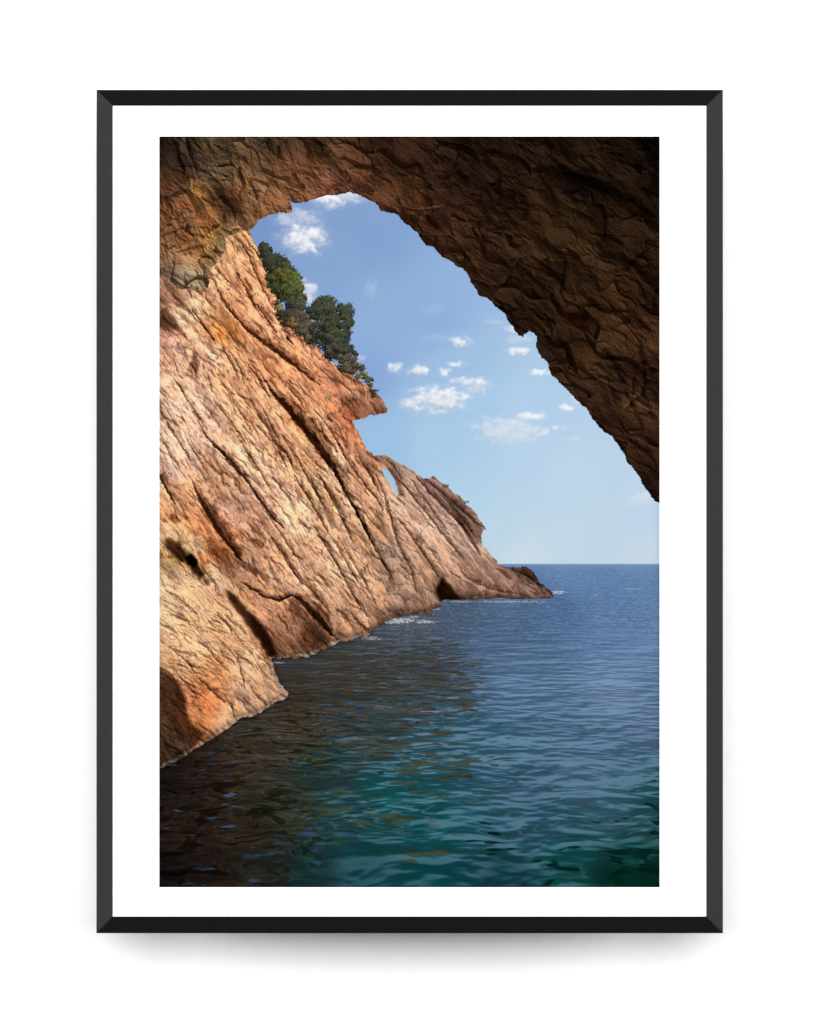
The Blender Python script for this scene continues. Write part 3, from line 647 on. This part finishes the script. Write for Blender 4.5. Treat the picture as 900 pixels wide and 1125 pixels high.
CCR = [
 ([(18,10,1),(22,28,3),(30,46,4),(34,56,1)], .8), ([(60,58,2),(70,70,5),(80,82,5),(84,92,1)], .75), ([(115,4,3),(122,14,4),(130,24,1)], .6),
 ([(140,58,1),(146,68,3),(142,76,1)], .5), ([(0,148,2),(14,158,3),(32,168,2)], .6), ([(0,112,2),(20,104,2),(36,100,1)], .6), ([(0,74,2),(14,66,2),(24,60,1)], .5),
 ([(204,38,2),(209,46,3),(206,52,1)], .8), ([(424,18,2),(440,36,5),(458,48,8),(476,56,9),(500,66,7),(524,76,5),(536,84,2)], .75), ([(306,72,1),(330,80,4),(350,90,4),(362,96,1)], .5),
 ([(380,60,2),(396,66,7),(404,82,5),(398,92,1)], .6), ([(446,130,1),(444,150,2.5),(440,172,3),(448,188,1)], .8), ([(400,140,1),(424,150,2.5),(444,160,2.5)], .7), ([(404,150,1),(420,166,3),(436,178,1)], .6),
 ([(450,196,3),(466,200,7),(482,206,6),(478,222,3)], .7), ([(436,218,2),(444,232,6),(452,246,5)], .6), ([(488,234,3),(500,252,6),(508,272,5)], .75), ([(524,228,2),(530,246,6),(532,264,3)], .7), ([(512,280,2),(522,302,5),(530,322,4)], .65),
 ([(494,150,2),(514,148,5),(530,132,4),(540,122,1)], .6), ([(508,180,2),(524,200,5),(538,216,3)], .6), ([(536,160,2),(546,172,5),(552,178,5)], .7), ([(20,128,1),(36,124,3),(50,122,3)], .7), ([(46,132,2),(56,134,4),(62,140,2)], .6),
 ([(286,86,3),(300,96,6),(306,106,3)], .55), ([(356,196,1),(372,192,2),(392,210,4),(402,214,3)], .5), ([(300,128,1),(320,130,3),(336,144,2)], .4), ([(480,110,1),(500,116,3),(526,134,2)], .4), ([(330,60,1),(352,76,4),(372,104,4),(384,120,1)], .4)]
for pts, dk_ in CCR:
    sl, v = ledge_field(pts, wob)
    core = sstep(-.5, .2, v) * (1 - sstep(.3, 1.2, v))
    cl[sl] *= 1 - .62 * dk_ * core * (1 + .5 * WXf[sl])
rs = np.random.RandomState(9); ledge_mul = np.ones_like(X)
for i in range(900):
    x = rs.rand() * 550; y = rs.rand() * 400
    big = rs.rand() ** 3
    sliver(x, y, 7 + 22 * big, 1. + 3.6 * big, .25 + .45 * rs.rand(), -.25 + .5 * rs.normal() * .6)
scn = scn * (1 + .3 * sfac(822, 60, 24, 40, .5, 0.)) * (1 + .22 * sfac(823, 22, 10, 42, .5, 0.)) * (1 + .15 * sfac(824, 8, 4.5, 42, .5, 0.))
v_ = (scn ** 1.15) * cl ** 2 * ledge_mul ** 1.4 * (.60 + .14 * sstep(150, 330, Y) + .42 * wl) * (1 - .36 * sstep(260, 500, X) * (1 - sstep(150, 300, Y))) * (1 + .35 * cstrat(820, 50, 20, 40, 3))
tc1 = fbm(X / 22, Y / 18, 5, 800, .6); tc2 = fbm(X / 9, Y / 9, 4, 810, .6)
ctint = 1 + (.22 + .25 * wl)[..., None] * (tc1[..., None] * np.array([.5, -.2, -.9]) + tc2[..., None] * np.array([-.4, .1, .5]))
cav = cb * ctint * np.stack([v_ ** .95, v_, v_ ** 1.03], -1)
rim = sstep(.04, .4, blur((~m_cave).astype(np.float32), 1.2)) * (X > 150) * m_cave
cav = cav * (1 - .3 * rim[..., None])
v_img = img_all[:HH]; v_img[m_cave] = np.clip(cav, 0, 1)[m_cave]
setwin(0, H_, 0, W_); img = img_all

# camera-like finish of the printed photograph: slight softness and fine grain
soft_ = np.stack([blur1(blur1(img[..., i].astype(np.float32), 1, 0), 1, 1) for i in range(3)], -1)
img = np.clip(img * 1.45 - soft_ * .45, 0, 1)
srgb = np.where(img <= .0031308, img * 12.92, 1.055 * np.clip(img, 1e-6, 1) ** (1 / 2.4) - .055)
gn = np.random.RandomState(3).normal(0, 1, (H_, W_, 1)).astype(np.float32)
srgb = np.clip(srgb + .008 * gn, 0, 1).astype(np.float32)
# ------------------------------------------------------------------ the place: a framed print on a white wall
import bpy, bmesh
C = bpy.context.scene.collection
MM = 0.001
GAP, THICK = 64.0, 30.0                       # stand-off from the wall and depth of the moulding, mm
FRONT = -(GAP + THICK)                        # y of the moulding's front face, mm (wall at y = 0)
def P(px, py, y=0.0):                         # photo millimetres (one per photo pixel) to metres
    return ((px - 450.0) * MM, y * MM, (562.5 - py) * MM)

def link(name, bm, mat, parent=None, bevel=None):
    me = bpy.data.meshes.new(name); bm.to_mesh(me); bm.free()
    o = bpy.data.objects.new(name, me); C.objects.link(o)
    if mat: me.materials.append(mat)
    if parent: o.parent = parent
    return o

def material(name, col, rough, spec=.5, noise=0.0, scale=400.0, bump=0.0):
    m = bpy.data.materials.new(name); m.use_nodes = True
    nt = m.node_tree; b = nt.nodes['Principled BSDF']
    b.inputs['Roughness'].default_value = rough
    b.inputs['Specular IOR Level'].default_value = spec
    tc = nt.nodes.new('ShaderNodeTexCoord'); n = nt.nodes.new('ShaderNodeTexNoise')
    n.inputs['Scale'].default_value = scale; n.inputs['Detail'].default_value = 4
    nt.links.new(tc.outputs['Object'], n.inputs['Vector'])
    r = nt.nodes.new('ShaderNodeValToRGB')
    r.color_ramp.elements[0].position = .3; r.color_ramp.elements[1].position = .7
    lo = [c * (1 - noise) for c in col]; hi = [c * (1 + noise) for c in col]
    r.color_ramp.elements[0].color = (*lo, 1); r.color_ramp.elements[1].color = (*hi, 1)
    nt.links.new(n.outputs['Fac'], r.inputs['Fac']); nt.links.new(r.outputs['Color'], b.inputs['Base Color'])
    if bump:
        bp = nt.nodes.new('ShaderNodeBump'); bp.inputs['Strength'].default_value = bump; bp.inputs['Distance'].default_value = .0004
        nt.links.new(n.outputs['Fac'], bp.inputs['Height']); nt.links.new(bp.outputs['Normal'], b.inputs['Normal'])
    return m

M_WALL = material('matt_white_wall_paint', (.80, .80, .80), .9, .2, .012, 60, .05)
M_MAT = material('white_mat_board', (.82, .82, .82), .9, .1, .008, 900)
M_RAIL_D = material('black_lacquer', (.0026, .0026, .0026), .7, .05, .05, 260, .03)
M_RAIL_L = material('black_lacquer_lit', (.0205, .0205, .0205), .7, .05, .04, 260, .03)  # side rails: same lacquer, with side light painted into its colour
M_BACK = material('grey_backing_board', (.35, .33, .30), .9, .2, .05, 120)

# wall
bm = bmesh.new()
vs = [bm.verts.new(v) for v in ((-6, 0, -4), (6, 0, -4), (6, 0, 5), (-6, 0, 5))]
f = bm.faces.new(vs); 
wall = link('wall', bm, M_WALL)
wall['kind'] = 'structure'; wall['label'] = 'plain bright white wall behind the framed print'

# the framed print
root = bpy.data.objects.new('framed_print', None); C.objects.link(root)
root.location = P(450, 1025, 0)
root['label'] = 'black framed photograph of a sea cave opening with white mat, on a white wall'
root['category'] = 'picture frame'
R0 = Vector(root.location)

def rail(corners_out, corners_in, mat, name):
    """One mitred length of moulding. corners are the two outer and the two inner end points."""
    prof = [(0, 0, THICK), (0, 0, .9), (1, .045, 0), (1, .93, 0), (0, 1, 1.0), (0, 1, THICK)]
    bm = bmesh.new(); rings = []
    for (o, i) in zip(corners_out, corners_in):
        ring = []
        for _, t, d in prof:
            px = o[0] + (i[0] - o[0]) * t; py = o[1] + (i[1] - o[1]) * t
            ring.append(bm.verts.new(Vector(P(px, py, FRONT + d)) - R0))
        rings.append(ring)
    n = len(prof)
    for k in range(n):
        bm.faces.new((rings[0][k], rings[0][(k + 1) % n], rings[1][(k + 1) % n], rings[1][k]))
    bm.faces.new(rings[0]); bm.faces.new(rings[1][::-1])
    bmesh.ops.recalc_face_normals(bm, faces=bm.faces)
    return link(name, bm, mat, root)
OUT = [(106.0, 98.6), (794.4, 98.6), (794.4, 1025.3), (106.0, 1025.3)]
INN = [(123.8, 115.9), (776.2, 115.9), (776.2, 1007.0), (123.8, 1007.0)]
labels = {0: 'near-black top rail of the frame', 1: 'right rail of the frame, side light painted in as a lighter tone', 2: 'near-black bottom rail of the frame', 3: 'left rail of the frame, side light painted in as a lighter tone'}
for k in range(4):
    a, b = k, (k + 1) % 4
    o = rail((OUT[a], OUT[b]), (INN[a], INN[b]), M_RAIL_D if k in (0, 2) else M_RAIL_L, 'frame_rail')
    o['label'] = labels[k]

def slab(name, x0, y0, x1, y1, d0, d1, mat, parent, hole=None):
    bm = bmesh.new()
    def ring(xa, ya, xb, yb, d):
        return [bm.verts.new(Vector(P(*p, FRONT + d)) - R0) for p in ((xa, ya), (xb, ya), (xb, yb), (xa, yb))]
    A = ring(x0, y0, x1, y1, d0); B = ring(x0, y0, x1, y1, d1)
    for k in range(4):
        j = (k + 1) % 4
        bm.faces.new((A[k], A[j], B[j], B[k]))
    if hole:
        Cc = ring(*hole, d0); D_ = ring(hole[0] + .0, hole[1] + .0, hole[2] - .0, hole[3] - .0, d1)
        for k in range(4):
            j = (k + 1) % 4
            bm.faces.new((A[k], A[j], Cc[j], Cc[k])); bm.faces.new((B[k], B[j], D_[j], D_[k])); bm.faces.new((Cc[k], Cc[j], D_[j], D_[k]))
    else:
        bm.faces.new(A); bm.faces.new(B)
    bmesh.ops.recalc_face_normals(bm, faces=bm.faces)
    return link(name, bm, mat, parent)
slab('mat_board', 122, 114, 778, 1009, 2.0, 3.2, M_MAT, root, (174.9, 149.7, 725.0, 975.0))
slab('backing_board', 122, 114, 778, 1009, 5.0, 9.0, M_BACK, root)
slab('standoff_spacer', 250, 180, 650, 230, THICK, THICK + GAP, M_BACK, root)  # added, unseen spacer: holds the frame off the wall to widen its shadow
slab('photo_print', 160, 135, 740, 990, 3.65, 3.95, M_MAT, root)
paper = bpy.data.objects['photo_print']

# the ink: one picture, computed above, held in one image datablock made here
E_SCALE = PRINT_K
lin = np.where(srgb <= .04045, srgb / 12.92, ((srgb + .055) / 1.055) ** 2.4) * E_SCALE
enc = np.where(lin <= .0031308, lin * 12.92, 1.055 * lin ** (1 / 2.4) - .055)
pim = bpy.data.images.new('sea_cave_picture', W_, H_, float_buffer=False)
buf = np.ones((H_, W_, 4), np.float32); buf[..., :3] = enc[::-1]
pim.pixels.foreach_set(buf.ravel()); pim.update(); pim.pack()
M_INK = bpy.data.materials.new('printed_ink'); M_INK.use_nodes = True
nt = M_INK.node_tree; b = nt.nodes['Principled BSDF']; b.inputs['Roughness'].default_value = .8; b.inputs['Specular IOR Level'].default_value = 0.0
ti = nt.nodes.new('ShaderNodeTexImage'); ti.image = pim; ti.interpolation = 'Cubic'; ti.extension = 'EXTEND'
nt.links.new(ti.outputs['Color'], b.inputs['Base Color'])

# each thing pictured is its own area of ink on the sheet, cut from one shared grid of cells
cell = np.zeros((PH, PW), np.int8)                     # 0 sky
sub = lambda m: m.reshape(PH, S, PW, S).mean((1, 3)) >= .5
cell[sub(m_sea)] = 1
cell[sub(m_cliff)] = 2
cell[sub(m_head)] = 3
cell[sub(m_cave)] = 4
for k in (1, 2, 3): cell[sub(m_veg == k)] = 4 + k
names = ['printed_sky', 'printed_sea', 'printed_cliff', 'printed_headland', 'printed_cave_roof', 'printed_bushes', 'printed_pine_tree', 'printed_scrub']
ink_labels = ['blue sky with small white clouds in the picture', 'blue and teal sea in the picture', 'sunlit orange cliff in the picture',
              'small far headland with a rock window in the picture', 'dark overhanging cave roof in the picture', 'olive green bushes high on the cliff edge in the picture',
              'dark rounded pine tree on the cliff edge in the picture', 'low brownish scrub below the pine tree in the picture']
PX0, PY0, PX1, PY1 = 174.5, 149.3, 725.4, 975.4
for idx, nm in enumerate(names):
    m = cell == idx
    pad = np.pad(m, ((0, 0), (1, 1))).astype(np.int8)
    dd = np.diff(pad, axis=1)
    rr, c0 = np.nonzero(dd == 1); _, c1 = np.nonzero(dd == -1)
    # runs of cells, cut every 40 cells
    quads = []
    for r_, a_, e_ in zip(rr, c0, c1): quads.append((r_, a_, e_))
    q = np.array(quads, np.float64)
    x0, x1, y0, y1 = q[:, 1], q[:, 2], q[:, 0], q[:, 0] + 1
    U = np.stack([x0, x1, x1, x0], 1) / PW; V = np.stack([y1, y1, y0, y0], 1) / PH
    xw = (PX0 + U * (PX1 - PX0) - 450) * MM - R0.x
    zw = (562.5 - (PY0 + V * (PY1 - PY0))) * MM - R0.z
    co = np.stack([xw, np.full_like(xw, (FRONT + 3.4) * MM - R0.y), zw], -1).reshape(-1, 3)
    me = bpy.data.meshes.new(nm); n = len(q)
    me.vertices.add(n * 4); me.vertices.foreach_set('co', co.astype(np.float32).ravel())
    me.loops.add(n * 4); me.loops.foreach_set('vertex_index', np.arange(n * 4, dtype=np.int32))
    me.polygons.add(n); me.polygons.foreach_set('loop_start', np.arange(0, n * 4, 4, dtype=np.int32)); me.polygons.foreach_set('loop_total', np.full(n, 4, np.int32))
    uv = me.uv_layers.new(name='UVMap')
    uv.data.foreach_set('uv', np.stack([U, 1 - V], -1).astype(np.float32).ravel())
    me.update(calc_edges=True); me.validate()
    me.materials.append(M_INK)
    o = bpy.data.objects.new(nm, me); C.objects.link(o); o.parent = paper
    o['label'] = ink_labels[idx]

# ------------------------------------------------------------------ camera, light
sc = bpy.context.scene
cam = bpy.data.cameras.new('camera'); co_ = bpy.data.objects.new('camera', cam); C.objects.link(co_)
DIST = 5.0
co_.location = (0, FRONT * MM - DIST, 0); co_.rotation_euler = (math.radians(90), 0, 0)
cam.sensor_fit = 'VERTICAL'; cam.sensor_height = 36.0
cam.lens = 36.0 * DIST / 1.125
cam.clip_end = 200; cam.clip_start = .05
sc.camera = co_

def area(name, loc, target, sx, sy, power, col=(1, 1, 1)):
    l = bpy.data.lights.new(name, 'AREA'); l.shape = 'RECTANGLE'; l.size = sx; l.size_y = sy; l.energy = power; l.color = col
    o = bpy.data.objects.new(name, l); C.objects.link(o); o.location = loc
    o.rotation_euler = (Vector(target) - Vector(loc)).to_track_quat('-Z', 'Y').to_euler()
    return o
area('overhead_softbox', (0, -6.0, 3.1), (0, 0, 3.1), 12.0, 7.0, KEY)
for side in (-1, 1):
    area('side_softbox', (side * 10.5, -3.6, 1.6), (0, 0, .2), 4.0, 4.4, SIDE)
w = bpy.data.worlds.new('World'); sc.world = w; w.use_nodes = True
w.node_tree.nodes['Background'].inputs['Color'].default_value = (1, 1, 1, 1)
w.node_tree.nodes['Background'].inputs['Strength'].default_value = AMB
sc.view_settings.view_transform = 'Standard'; sc.view_settings.look = 'None'
sc.view_settings.exposure = 0; sc.view_settings.gamma = 1; sc.view_settings.use_curve_mapping = False
sc.render.resolution_x = 819; sc.render.resolution_y = 1024
